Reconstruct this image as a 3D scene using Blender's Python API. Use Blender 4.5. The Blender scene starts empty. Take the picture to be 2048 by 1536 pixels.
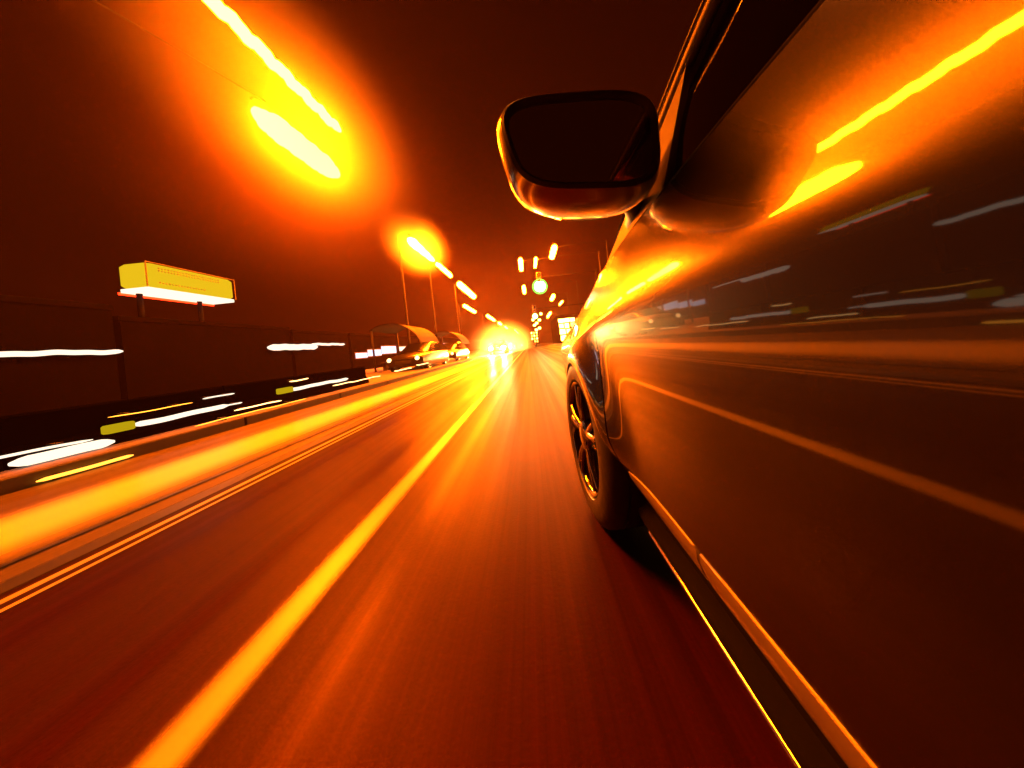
import bpy, bmesh, math, random
from mathutils import Vector, Matrix
random.seed(7)
R = math.radians
PI = math.pi
sc = bpy.context.scene
col = sc.collection

# ------------------------------------------------------------------ camera
cam_d = bpy.data.cameras.new('camera')
cam = bpy.data.objects.new('camera', cam_d)
col.objects.link(cam)
cam_d.sensor_width = 36.0
cam_d.lens = 36.0 * 560 / 2048
cam_d.shift_x = (1024 - 1058) / 2048
cam_d.shift_y = -(768 - 688) / 2048
cam_d.clip_start = 0.01
cam_d.clip_end = 3000
H = 0.73
ro = R(6)
cam.matrix_world = Matrix(((math.cos(ro), math.sin(ro), 0, 0),
                           (0, 0, -1, 0),
                           (-math.sin(ro), math.cos(ro), 0, H),
                           (0, 0, 0, 1)))
sc.camera = cam

# ------------------------------------------------------------------ world: a night sky, brownish from the town's lamps
w = bpy.data.worlds.new('World')
sc.world = w
w.use_nodes = True
bg = w.node_tree.nodes['Background']
bg.inputs['Color'].default_value = (1, .09, .003, 1)
bg.inputs['Strength'].default_value = 0.010
sc.view_settings.view_transform = 'Standard'
sc.view_settings.look = 'None'
sc.view_settings.gamma = 1
sc.view_settings.exposure = 0
sc.view_settings.use_curve_mapping = False
sc.cycles.max_bounces = 6
sc.cycles.volume_bounces = 0
sc.cycles.transparent_max_bounces = 12
sc.cycles.use_denoising = True
sc.cycles.use_light_tree = True
sc.cycles.sample_clamp_indirect = 30
sc.cycles.caustics_reflective = True

SOD = (1.0, .115, .0014)          # sodium orange

# ------------------------------------------------------------------ materials
def new_mat(name):
    m = bpy.data.materials.new(name)
    m.use_nodes = True
    return m, m.node_tree.nodes, m.node_tree.links

def principled(name, color, rough=.6, metal=0., coat=0., noise=0., nscale=8., bump=0., spec=.5):
    m, n, l = new_mat(name)
    b = n['Principled BSDF']
    b.inputs['Base Color'].default_value = (*color, 1)
    b.inputs['Roughness'].default_value = rough
    b.inputs['Metallic'].default_value = metal
    b.inputs['Coat Weight'].default_value = coat
    b.inputs['Coat Roughness'].default_value = .03
    b.inputs['Specular IOR Level'].default_value = spec
    if noise or bump:
        tc = n.new('ShaderNodeTexCoord')
        t = n.new('ShaderNodeTexNoise'); t.inputs['Scale'].default_value = nscale; t.inputs['Detail'].default_value = 5
        l.new(tc.outputs['Object'], t.inputs['Vector'])
        if noise:
            mx = n.new('ShaderNodeMix'); mx.data_type = 'RGBA'
            mx.inputs['A'].default_value = (*[c * (1 - noise) for c in color], 1)
            mx.inputs['B'].default_value = (*[min(1, c * (1 + noise)) for c in color], 1)
            l.new(t.outputs['Fac'], mx.inputs['Factor'])
            l.new(mx.outputs['Result'], b.inputs['Base Color'])
        if bump:
            bp = n.new('ShaderNodeBump'); bp.inputs['Strength'].default_value = bump; bp.inputs['Distance'].default_value = .01
            l.new(t.outputs['Fac'], bp.inputs['Height']); l.new(bp.outputs['Normal'], b.inputs['Normal'])
    return m

def emit(name, color, strength):
    m, n, l = new_mat(name)
    n.remove(n['Principled BSDF'])
    e = n.new('ShaderNodeEmission')
    e.inputs['Color'].default_value = (*color, 1); e.inputs['Strength'].default_value = strength
    l.new(e.outputs[0], n['Material Output'].inputs['Surface'])
    return m

def road_mat(name, base, rough0, rough1, stripes=1.):
    """asphalt polished and stained along the driving direction"""
    m, n, l = new_mat(name)
    b = n['Principled BSDF']
    tc = n.new('ShaderNodeTexCoord')
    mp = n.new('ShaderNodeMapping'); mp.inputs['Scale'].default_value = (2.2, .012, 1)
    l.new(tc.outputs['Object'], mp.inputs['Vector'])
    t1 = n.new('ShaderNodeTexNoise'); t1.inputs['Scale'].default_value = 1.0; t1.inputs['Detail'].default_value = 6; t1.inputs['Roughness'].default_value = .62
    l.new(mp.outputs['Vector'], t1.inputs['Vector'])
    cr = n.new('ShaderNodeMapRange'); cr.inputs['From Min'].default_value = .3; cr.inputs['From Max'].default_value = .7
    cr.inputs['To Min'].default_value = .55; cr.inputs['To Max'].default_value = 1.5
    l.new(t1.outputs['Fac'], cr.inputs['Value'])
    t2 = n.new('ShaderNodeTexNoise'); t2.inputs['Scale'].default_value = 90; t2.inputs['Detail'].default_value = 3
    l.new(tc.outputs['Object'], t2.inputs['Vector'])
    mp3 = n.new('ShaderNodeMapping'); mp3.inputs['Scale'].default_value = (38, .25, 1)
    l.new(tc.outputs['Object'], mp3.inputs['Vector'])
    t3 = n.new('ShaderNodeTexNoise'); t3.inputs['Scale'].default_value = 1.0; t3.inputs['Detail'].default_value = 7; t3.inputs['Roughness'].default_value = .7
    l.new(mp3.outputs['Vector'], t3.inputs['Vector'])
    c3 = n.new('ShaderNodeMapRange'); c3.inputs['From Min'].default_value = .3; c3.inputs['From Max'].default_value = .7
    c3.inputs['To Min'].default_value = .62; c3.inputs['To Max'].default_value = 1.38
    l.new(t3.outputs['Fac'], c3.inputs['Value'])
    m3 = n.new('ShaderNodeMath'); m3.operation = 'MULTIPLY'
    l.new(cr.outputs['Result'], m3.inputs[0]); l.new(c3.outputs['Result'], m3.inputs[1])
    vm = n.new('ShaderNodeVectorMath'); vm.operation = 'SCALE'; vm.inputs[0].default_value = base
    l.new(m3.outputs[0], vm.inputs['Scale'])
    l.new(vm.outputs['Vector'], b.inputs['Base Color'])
    rr = n.new('ShaderNodeMapRange'); rr.inputs['From Min'].default_value = .35; rr.inputs['From Max'].default_value = .65
    rr.inputs['To Min'].default_value = rough1; rr.inputs['To Max'].default_value = rough0
    l.new(t1.outputs['Fac'], rr.inputs['Value']); l.new(rr.outputs['Result'], b.inputs['Roughness'])
    bp = n.new('ShaderNodeBump'); bp.inputs['Strength'].default_value = .12; bp.inputs['Distance'].default_value = .004
    l.new(t2.outputs['Fac'], bp.inputs['Height']); l.new(bp.outputs['Normal'], b.inputs['Normal'])
    return m

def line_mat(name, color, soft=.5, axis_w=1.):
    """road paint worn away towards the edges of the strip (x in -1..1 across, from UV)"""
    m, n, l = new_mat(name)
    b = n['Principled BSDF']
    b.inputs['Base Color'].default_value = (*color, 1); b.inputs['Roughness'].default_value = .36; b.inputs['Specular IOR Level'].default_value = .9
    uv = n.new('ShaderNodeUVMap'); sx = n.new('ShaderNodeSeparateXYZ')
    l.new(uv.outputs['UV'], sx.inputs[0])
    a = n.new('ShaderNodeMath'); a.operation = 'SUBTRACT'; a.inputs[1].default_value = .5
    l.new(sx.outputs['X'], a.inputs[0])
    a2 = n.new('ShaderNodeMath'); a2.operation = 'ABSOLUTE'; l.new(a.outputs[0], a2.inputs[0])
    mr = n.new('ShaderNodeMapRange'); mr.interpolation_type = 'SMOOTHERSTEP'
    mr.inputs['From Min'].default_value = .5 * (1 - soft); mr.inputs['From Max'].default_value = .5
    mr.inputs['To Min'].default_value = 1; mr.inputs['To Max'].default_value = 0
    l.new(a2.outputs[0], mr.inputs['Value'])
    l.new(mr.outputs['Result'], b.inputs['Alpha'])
    return m

M = {}
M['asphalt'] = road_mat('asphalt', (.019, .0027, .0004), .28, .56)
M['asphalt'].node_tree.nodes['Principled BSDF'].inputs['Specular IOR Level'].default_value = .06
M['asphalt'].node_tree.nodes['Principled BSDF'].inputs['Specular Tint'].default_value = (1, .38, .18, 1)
M['concrete_lane'] = road_mat('pale_concrete_lane', (.032, .018, .006), .45, .65)
M['paving'] = principled('paving', (.10, .095, .09), .7, noise=.4, nscale=3, bump=.3)
M['ground'] = principled('bare_ground', (.05, .045, .04), .85, noise=.4, nscale=1.5)
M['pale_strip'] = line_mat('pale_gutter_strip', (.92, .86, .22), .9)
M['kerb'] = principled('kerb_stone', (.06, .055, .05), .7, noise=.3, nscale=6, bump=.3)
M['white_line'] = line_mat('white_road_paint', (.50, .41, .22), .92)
M['thin_line'] = line_mat('thin_road_paint', (.45, .42, .36), .6)
M['tar'] = line_mat('tar_seam', (.012, .012, .012), .6)
M['paint'] = principled('car_paint', (.010, .008, .006), .26, .6, coat=1.)
M['silver_shell'] = principled('silver_mirror_shell', (.80, .74, .62), .22, .95, coat=1.)
M['paint2'] = principled('grey_car_paint', (.015, .014, .013), .3, .3, coat=.5)
M['satin'] = principled('satin_moulding', (.34, .31, .26), .30, .7)
M['black_plastic'] = principled('black_plastic', (.012, .011, .010), .5, noise=.2, nscale=60)
M['window_seal'] = principled('window_seal', (.004, .0038, .0035), .85, spec=.04)
M['gloss_black'] = principled('gloss_black', (.008, .008, .008), .10)
M['rubber'] = principled('rubber', (.022, .021, .020), .55, noise=.25, nscale=40, bump=.2)
M['alloy'] = principled('alloy', (.22, .21, .19), .14, 1.)
M['chrome'] = principled('chrome', (.8, .78, .74), .08, 1.)
M['mirror'] = principled('mirror_silver', (.75, .75, .75), .02, 1.)
M['dark_metal'] = principled('dark_metal', (.03, .028, .025), .6, .3, noise=.3, nscale=5)
M['lamp_metal'] = principled('lamp_metal', (.007, .006, .005), .7, .1, spec=.1, noise=.2, nscale=4)
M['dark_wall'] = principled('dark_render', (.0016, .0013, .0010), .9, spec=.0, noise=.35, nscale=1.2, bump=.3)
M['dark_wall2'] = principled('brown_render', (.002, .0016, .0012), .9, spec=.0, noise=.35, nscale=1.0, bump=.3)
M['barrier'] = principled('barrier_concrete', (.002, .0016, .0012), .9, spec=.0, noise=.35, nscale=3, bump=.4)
M['fabric'] = principled('seat_fabric', (.02, .02, .02), .9)

def glass_mat(name, tint, refl):
    m, n, l = new_mat(name)
    n.remove(n['Principled BSDF'])
    tr = n.new('ShaderNodeBsdfTransparent'); tr.inputs['Color'].default_value = (tint, tint, tint * .95, 1)
    gl = n.new('ShaderNodeBsdfGlossy'); gl.inputs['Roughness'].default_value = .02
    fr = n.new('ShaderNodeFresnel'); fr.inputs['IOR'].default_value = refl
    mx = n.new('ShaderNodeMixShader')
    l.new(fr.outputs[0], mx.inputs[0]); l.new(tr.outputs[0], mx.inputs[1]); l.new(gl.outputs[0], mx.inputs[2])
    l.new(mx.outputs[0], n['Material Output'].inputs['Surface'])
    return m
M['glass'] = glass_mat('tinted_glass', .12, 1.45)

M['sodium'] = emit('sodium_glow', SOD, 1600)
M['sodium_near'] = emit('sodium_glow_near', (1, .125, .0009), 800)
M['sodium_far'] = emit('sodium_glow_far', (1, .15, .004), 420)
M['sodium_dim'] = emit('sodium_glow_dim', (1, .2, .02), 60)
M['white_glow'] = emit('white_lamp_glow', (1, .82, .6), 1.5)
M['cool_glow'] = emit('cool_white_glow', (.62, .80, 1), 1.6)
M['blue_glow'] = emit('blue_white_glow', (.30, .42, 1), 1.1)
M['warm_glow'] = emit('warm_white_glow', (1, .55, .18), 5)
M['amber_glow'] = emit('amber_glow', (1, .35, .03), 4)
M['yellow_panel'] = emit('yellow_lit_panel', (.85, .55, .01), .95)
M['yellow_end'] = emit('yellow_end_panel', (.62, .42, .005), .8)
M['head'] = emit('headlight_glow', (1, .58, .13), 4500)
M['head_far'] = emit('headlight_glow_far', (1, .54, .11), 4000)
M['green'] = emit('green_signal_glow', (.10, .8, .06), 3)
M['greenwhite'] = emit('green_white_signal_glow', (.75, 1, .5), 60)
M['red_tail'] = emit('tail_light_glow', (1, .03, .005), 6)
M['window_lit'] = emit('lit_window', (1, .6, .07), 25)
M['window_lit2'] = emit('lit_window_amber', (1, .42, .05), 10)

# ------------------------------------------------------------------ mesh helpers
class MB:
    def __init__(s): s.v = []; s.f = []
    def add(s, v, f):
        o = len(s.v); s.v += [tuple(p) for p in v]; s.f += [tuple(i + o for i in q) for q in f]; return s
    def box(s, x0, x1, y0, y1, z0, z1, b=0.):
        if b <= 0:
            v = [(x, y, z) for x in (x0, x1) for y in (y0, y1) for z in (z0, z1)]
            return s.add(v, [(0, 1, 3, 2), (4, 6, 7, 5), (0, 4, 5, 1), (2, 3, 7, 6), (0, 2, 6, 4), (1, 5, 7, 3)])
        # chamfered box: three rings of rounded outline in z
        def ring(z, i):
            a0, a1, c0, c1 = x0 + i, x1 - i, y0 + i, y1 - i
            return [(a0 + b, c0, z), (a1 - b, c0, z), (a1, c0 + b, z), (a1, c1 - b, z), (a1 - b, c1, z), (a0 + b, c1, z), (a0, c1 - b, z), (a0, c0 + b, z)]
        rs = [ring(z0, b * .7), ring(z0 + b, 0), ring(z1 - b, 0), ring(z1, b * .7)]
        v = sum(rs, []); f = []
        for k in range(3):
            for i in range(8):
                f.append((k * 8 + i, k * 8 + (i + 1) % 8, (k + 1) * 8 + (i + 1) % 8, (k + 1) * 8 + i))
        f.append(tuple(range(7, -1, -1))); f.append(tuple(range(24, 32)))
        return s.add(v, f)
    def tube(s, path, rad, n=8, cap=True, sq=(1, 1)):
        path = [Vector(p) for p in path]
        if not isinstance(rad, (list, tuple)): rad = [rad] * len(path)
        v = []; f = []
        up0 = Vector((0, 0, 1))
        for i, p in enumerate(path):
            d = (path[min(i + 1, len(path) - 1)] - path[max(i - 1, 0)]).normalized()
            up = up0 if abs(d.z) < .95 else Vector((1, 0, 0))
            a = d.cross(up).normalized(); b = a.cross(d).normalized()
            for k in range(n):
                t = 2 * PI * k / n
                v.append(p + a * math.cos(t) * rad[i] * sq[0] + b * math.sin(t) * rad[i] * sq[1])
        for i in range(len(path) - 1):
            for k in range(n):
                f.append((i * n + k, i * n + (k + 1) % n, (i + 1) * n + (k + 1) % n, (i + 1) * n + k))
        if cap:
            f.append(tuple(range(n - 1, -1, -1))); f.append(tuple(range((len(path) - 1) * n, len(path) * n)))
        return s.add(v, f)
    def grid(s, P, flip=False):
        nr = len(P); nc = len(P[0]); v = [p for r in P for p in r]; f = []
        for i in range(nr - 1):
            for j in range(nc - 1):
                q = (i * nc + j, i * nc + j + 1, (i + 1) * nc + j + 1, (i + 1) * nc + j)
                f.append(q[::-1] if flip else q)
        return s.add(v, f)
    def lathe(s, prof, n, c, axis='x', ang=0.):
        """prof: (axial, radius) pairs"""
        v = []; f = []
        for a, r in prof:
            for k in range(n):
                t = 2 * PI * k / n
                if axis == 'x': v.append((c[0] + a, c[1] + r * math.cos(t), c[2] + r * math.sin(t)))
                elif axis == 'y': v.append((c[0] + r * math.cos(t), c[1] + a, c[2] + r * math.sin(t)))
                else: v.append((c[0] + r * math.cos(t), c[1] + r * math.sin(t), c[2] + a))
        for i in range(len(prof) - 1):
            for k in range(n):
                f.append((i * n + k, i * n + (k + 1) % n, (i + 1) * n + (k + 1) % n, (i + 1) * n + k))
        return s.add(v, f)

def tag(o, label=None, cat=None, group=None, kind=None):
    if label: o['label'] = label
    if cat: o['category'] = cat
    if group: o['group'] = group
    if kind: o['kind'] = kind
    return o

def empty(name, loc, label=None, cat=None, group=None):
    o = bpy.data.objects.new(name, None); col.objects.link(o); o.location = loc
    o.empty_display_size = .2
    return tag(o, label, cat, group)

def origin(parent):
    while parent is not None and parent.parent is not None: parent = parent.parent
    return Vector(parent.location) if parent is not None else Vector((0, 0, 0))

def obj(name, mb, mat, parent=None, smooth=False, loc=None, auto=None):
    """one mesh object; vertices are given in world metres"""
    o0 = origin(parent) if parent is not None else Vector(loc or (0, 0, 0))
    me = bpy.data.meshes.new(name)
    me.from_pydata([tuple(Vector(p) - o0) for p in mb.v], [], mb.f)
    me.validate(); me.update()
    me.materials.append(mat)
    if smooth:
        for p in me.polygons: p.use_smooth = True
        if auto is not None:
            try: me.set_sharp_from_angle(angle=R(auto))
            except Exception: pass
    o = bpy.data.objects.new(name, me); col.objects.link(o)
    if parent is not None: o.parent = parent
    else: o.location = o0
    return o

def copy_tree(o, parent=None):
    c = o.copy(); col.objects.link(c); c.parent = parent
    for ch in list(o.children): copy_tree(ch, c)
    return c

def struct(name, mb, mat, smooth=False):
    return tag(obj(name, mb, mat, None, smooth), kind='structure')

def strip(name, x0, x1, y0, y1, z, mat, n=40):
    """flat sheet with UV x running 0..1 across"""
    me = bpy.data.meshes.new(name)
    ys = [y0 + (y1 - y0) * (k / n) ** 1.6 for k in range(n + 1)]
    v = []; f = []
    for y in ys: v += [(x0, y, z), (x1, y, z)]
    for k in range(n): f.append((2 * k, 2 * k + 1, 2 * k + 3, 2 * k + 2))
    me.from_pydata(v, [], f); me.materials.append(mat)
    uv = me.uv_layers.new(name='UVMap')
    for p in me.polygons:
        for li in p.loop_indices:
            vi = me.loops[li].vertex_index
            uv.data[li].uv = (vi % 2, me.vertices[vi].co.y)
    o = bpy.data.objects.new(name, me); col.objects.link(o)
    return tag(o, kind='structure')

def ladder(y0, y1, n, wob=.0, ph=0.):
    return [y0 + (y1 - y0) * k / n for k in range(n + 1)]

def glow_tube(x, y0, y1, z, r, n=18, wob=.0, dz=0., dx=0., seed=0., fat=None, sides=8, hf=1.):
    """a long luminous tube along the road, rounded ends, slightly uneven"""
    mb = MB(); path = []; rad = []
    L = y1 - y0
    for k in range(n + 1):
        t = k / n
        wv = wob * (math.sin(t * L * 5.1 * hf + seed) + .6 * math.sin(t * L * 11.3 * hf + seed * 2.1))
        path.append((x + dx * t + wv * .6, y0 + L * t, z + dz * t + wv))
        e = min(t * L, (1 - t) * L) / (r * 2.0)
        rr = r * math.sqrt(max(.06, min(1, e + .12)))
        if fat: rr *= fat(t)
        rad.append(rr)
    mb.tube(path, rad, sides)
    return mb

# ------------------------------------------------------------------ ground, road, pavements
g = MB().grid([[(x, y, -.03) for x in (-130, 130)] for y in (-60, 40, 140, 330)], True)
struct('ground', g, M['ground'])
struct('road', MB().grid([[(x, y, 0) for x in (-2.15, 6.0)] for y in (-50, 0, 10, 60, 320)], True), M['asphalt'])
struct('outer_lane', MB().grid([[(x, y, 0) for x in (-4.12, -2.15)] for y in (-50, 0, 10, 60, 320)], True), M['concrete_lane'])
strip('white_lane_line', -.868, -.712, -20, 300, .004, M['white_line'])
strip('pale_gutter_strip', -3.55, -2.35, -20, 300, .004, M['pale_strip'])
strip('thin_edge_line', -2.02, -1.96, -20, 300, .004, M['thin_line'])
strip('thin_edge_line', -1.93, -1.89, -20, 300, .004, M['thin_line'])
strip('tar_seam', -2.22, -2.04, -20, 300, .004, M['tar'])
strip('tar_seam', -2.42, -2.36, -20, 300, .008, M['tar'])
for sx, xa, xb, xc in ((-1, -4.30, -4.14, -4.30), (1, 6.02, 6.18, 6.18)):
    kb = MB()
    for k in range(60):
        y = -10 + k * 2.0
        kb.box(xa, xb, y + .008, y + 1.992, -.05, .12, .012)
    kb.box(xa, xb, 110, 320, -.05, .12)
    tag(obj('kerb', kb, M['kerb']), kind='structure')
struct('pavement', MB().box(-12.0, -4.31, -50, 320, -.2, .11), M['paving'])
struct('pavement', MB().box(6.19, 10.5, -50, 320, -.2, .11), M['paving'])

# ------------------------------------------------------------------ THE CAR
CX = 1.12                                  # centre line of the car
car = empty('car', (CX, .2, 0), 'dark metallic car filling the right side, seen along its left flank from the rear door', 'car')
YW, ZW, RA = 1.15, .29, .345               # front wheel centre, arch radius
YR = -1.48                                 # rear wheel centre

def smooth(a, b, t):
    t = max(0, min(1, (t - a) / (b - a))); return t * t * (3 - 2 * t)
def lerp_tab(tab, t):
    if t <= tab[0][0]: return tab[0][1]
    for (a, u), (b, v) in zip(tab, tab[1:]):
        if t <= b:
            k = (t - a) / (b - a); return u + (v - u) * k
    return tab[-1][1]
def ztop(y):
    return lerp_tab([(-2.5, .93), (-1.6, .97), (-.8, .965), (.3, .960), (.62, .952), (.9, .915), (1.2, .862), (1.5, .810), (1.8, .760), (2.05, .705), (2.2, .655), (2.35, .58)], y)
# side profile: integrate the slope dx/dz of the door skin
_prof = []
def slope(z):
    s = -.55 + (.55 - .12) * smooth(.315, .39, z)          # flare at the foot of the door
    s += .07 * smooth(.42, .66, z)
    s += .25 * smooth(.784, .802, z) + .11 * smooth(.81, .95, z)
    return s
_x = .262; _n = 400
for i in range(_n + 1):
    z = .31 + (.98 - .31) * i / _n
    _prof.append((z, _x)); _x += slope(z) * (.67 / _n)
def px(z):
    t = (z - .31) / .67 * _n
    i = max(0, min(_n - 1, int(t))); k = t - i
    return _prof[i][1] + (_prof[i + 1][1] - _prof[i][1]) * max(0, min(1, k)) if t > 0 else _prof[0][1]
def bx(y, z):
    dz = .960 - ztop(y)
    zz = z + dz * smooth(.35, .96, z)
    x = px(zz)
    x += .004 * y * y
    x += 2.2 * max(0, y - 1.95) ** 2 + .55 * max(0, -y - 1.9) ** 2
    for yc in (YW, YR):
        r = math.hypot(y - yc, z - ZW)
        x -= .052 * math.exp(-((r - RA) / .10) ** 2) * smooth(.30, .46, z)
    return x
def zbot(y, base=.312):
    z = base
    for yc in (YW, YR):
        if abs(y - yc) < RA: z = max(z, ZW + math.sqrt(max(0, RA * RA - (y - yc) ** 2)))
    return z
def yd(z):                                 # leading edge of the front door
    return lerp_tab([(.31, .755), (.42, .775), (.55, .800), (.87, .905), (.96, .925)], z)
def cluster(a, b, n, knots=()):
    ys = [a + (b - a) * i / n for i in range(n + 1)]
    for k in knots:
        ys = [y for y in ys if not abs(y - k) < .012]
        ys += [k + e for e in (-.03, -.014, -.006, -.002, .002, .006, .014, .03) if a < k + e < b]
    return sorted(set([a] + ys + [b]))
ZR = [i / 44 for i in range(45)]
def side_panel(name, ya, yb, warp_a=False, warp_b=False, knots=(), n=30, parent=car, mat=None):
    out = None
    for mirror in (False, True):
        rows = []
        for y0 in cluster(ya, yb, n, knots):
            u = (y0 - ya) / (yb - ya); zb = zbot(y0); zt = ztop(y0) ; r = []
            for t in ZR:
                z = zb + (zt - zb) * t
                y = y0
                if warp_a: y += (yd(z) - yd(.5)) * (1 - u) ** 4
                if warp_b: y += (yd(z) - yd(.5)) * u ** 4
                x = bx(y, z)
                r.append((x if not mirror else 2 * CX - x, y, z))
            # returns at the lower edge
            r = [(r[0][0] + (.03 if not mirror else -.03), r[0][1], r[0][2] + .004)] + r
            rows.append(r)
        if warp_b:   # the shut line: skin turns inwards
            rows.append([(p[0] + (.02 if not mirror else -.02), p[1] + .001, p[2]) for p in rows[-1]])
        if warp_a:
            rows.insert(0, [(p[0] + (.02 if not mirror else -.02), p[1] - .001, p[2]) for p in rows[0]])
        o = obj(name, MB().grid(rows, mirror), mat or M['paint'], parent, True, auto=38)
        out = out or o
    return out
ar = [YW - RA, YW + RA]; rr_ = [YR - RA, YR + RA]
side_panel('front_fender', yd(.5) + .003, 1.76, warp_a=True, knots=ar, n=44)
fd = side_panel('front_door', -.42, yd(.5) - .003, warp_b=True, n=40)
side_panel('rear_door', -1.10, -.426, knots=[rr_[1]], n=16)
side_panel('rear_fender', -2.15, -1.106, knots=rr_, n=30)
side_panel('front_bumper', 1.764, 2.34, n=20)
side_panel('rear_bumper', -2.36, -2.155, n=8)

# door sill with its bright lower lip
for s in (1, -1):
    X = lambda x: x if s == 1 else 2 * CX - x
    rows = []
    for y in [YR + RA + .01 + (YW - RA - .02 - YR - RA) * k / 30 for k in range(31)]:
        q = [(.33, .205), (.285, .198), (.266, .203), (.2585, .212), (.256, .222), (.2575, .230), (.262, .236), (.274, .2395), (.283, .244), (.287, .27), (.284, .295), (.281, .309), (.30, .314)]
        rows.append([(X(a + .004 * y * y), y, z) for a, z in q])
    obj('door_sill', MB().grid(rows, s == -1), M['window_seal'], car, True, auto=40)
    rows = []
    for y in [-1.0 + 1.72 * k / 24 for k in range(25)]:
        q = [(.2565, .211), (.2535, .212), (.2525, .2145), (.2525, .217), (.2535, .2195), (.2565, .2205)]
        rows.append([(X(a + .004 * y * y), y, z) for a, z in q])
    obj('sill_trim', MB().grid(rows, s == -1), M['chrome'], car, True, auto=60)
    for ya_, yb_ in ((-1.08, -.43), (-.42, .452), (.455, .745)):      # satin strips added for the bright reflected band at the foot of the doors
        rows = []
        for k in range(15):
            y = (ya_ if k == 0 else yb_ if k == 14 else ya_ + .003 + (yb_ - ya_ - .006) * (k - 1) / 12); e = .008 if k in (0, 14) else 0
            rows.append([(X(bx(y, zz) + o_ + e), y, zz) for zz, o_ in ((.305, .012), (.303, -.002), (.309, -.009), (.330, -.0085), (.352, -.006), (.366, -.002), (.368, .006))])
        obj('door_moulding', MB().grid(rows, s == -1), M['satin'], car, True, auto=60)

# bonnet
rows = []
for k in range(21):
    y = .80 + (2.34 - .80) * k / 20
    xl = bx(y, ztop(y)) ; r = []
    for j in range(25):
        t = j / 24
        x = xl + (2 * (CX - xl)) * t
        e = 1 - abs(2 * t - 1)
        z = ztop(y) - .006 + .075 * (1 - (1 - min(1, e * 3)) ** 2) * .6 + .05 * math.sin(PI * t) * smooth(2.2, 1.4, y) if False else ztop(y) - .004 + .085 * (1 - (1 - e) ** 2.4)
        r.append((x, y, z))
    rows.append(r)
obj('bonnet', MB().grid(rows, True), M['paint'], car, True, auto=40)
# front and rear faces of the body
def end_face(name, y, sgn, mat):
    rows = []
    for k in range(13):
        z = .30 + (ztop(y) - .30) * k / 12; r = []
        xl = bx(y, z)
        for j in range(17):
            t = j / 16
            r.append((xl + 2 * (CX - xl) * t, y + sgn * .16 * math.sin(PI * t) ** .7, z + .08 * math.sin(PI * t) * (k / 12) ** 4))
        rows.append(r)
    obj(name, MB().grid(rows, sgn < 0), mat, car, True, auto=50)
end_face('front_bumper', 2.34, 1, M['paint'])
end_face('rear_bumper', -2.36, -1, M['paint'])
obj('grille', MB().box(CX - .42, CX + .42, 2.47, 2.53, .36, .50, .02), M['black_plastic'], car)
for s in (-1, 1):
    obj('headlight', MB().lathe([(-.02, .085), (.03, .08), (.05, .05), (.055, .0)], 16, (CX + s * .52, 2.44, .50), 'y'), M['gloss_black'], car, True)
    obj('tail_light', MB().box(CX + s * .60 - .12, CX + s * .60 + .12, -2.50, -2.42, .70, .84, .02), M['red_tail'], car)
# boot lid
rows = []
for k in range(9):
    y = -2.36 + .55 * k / 8; xl = bx(y, ztop(y))
    rows.append([(xl + 2 * (CX - xl) * j / 12, y, ztop(y) + .04 * math.sin(PI * j / 12)) for j in range(13)])
obj('boot_lid', MB().grid(rows, True), M['paint'], car, True)

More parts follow.
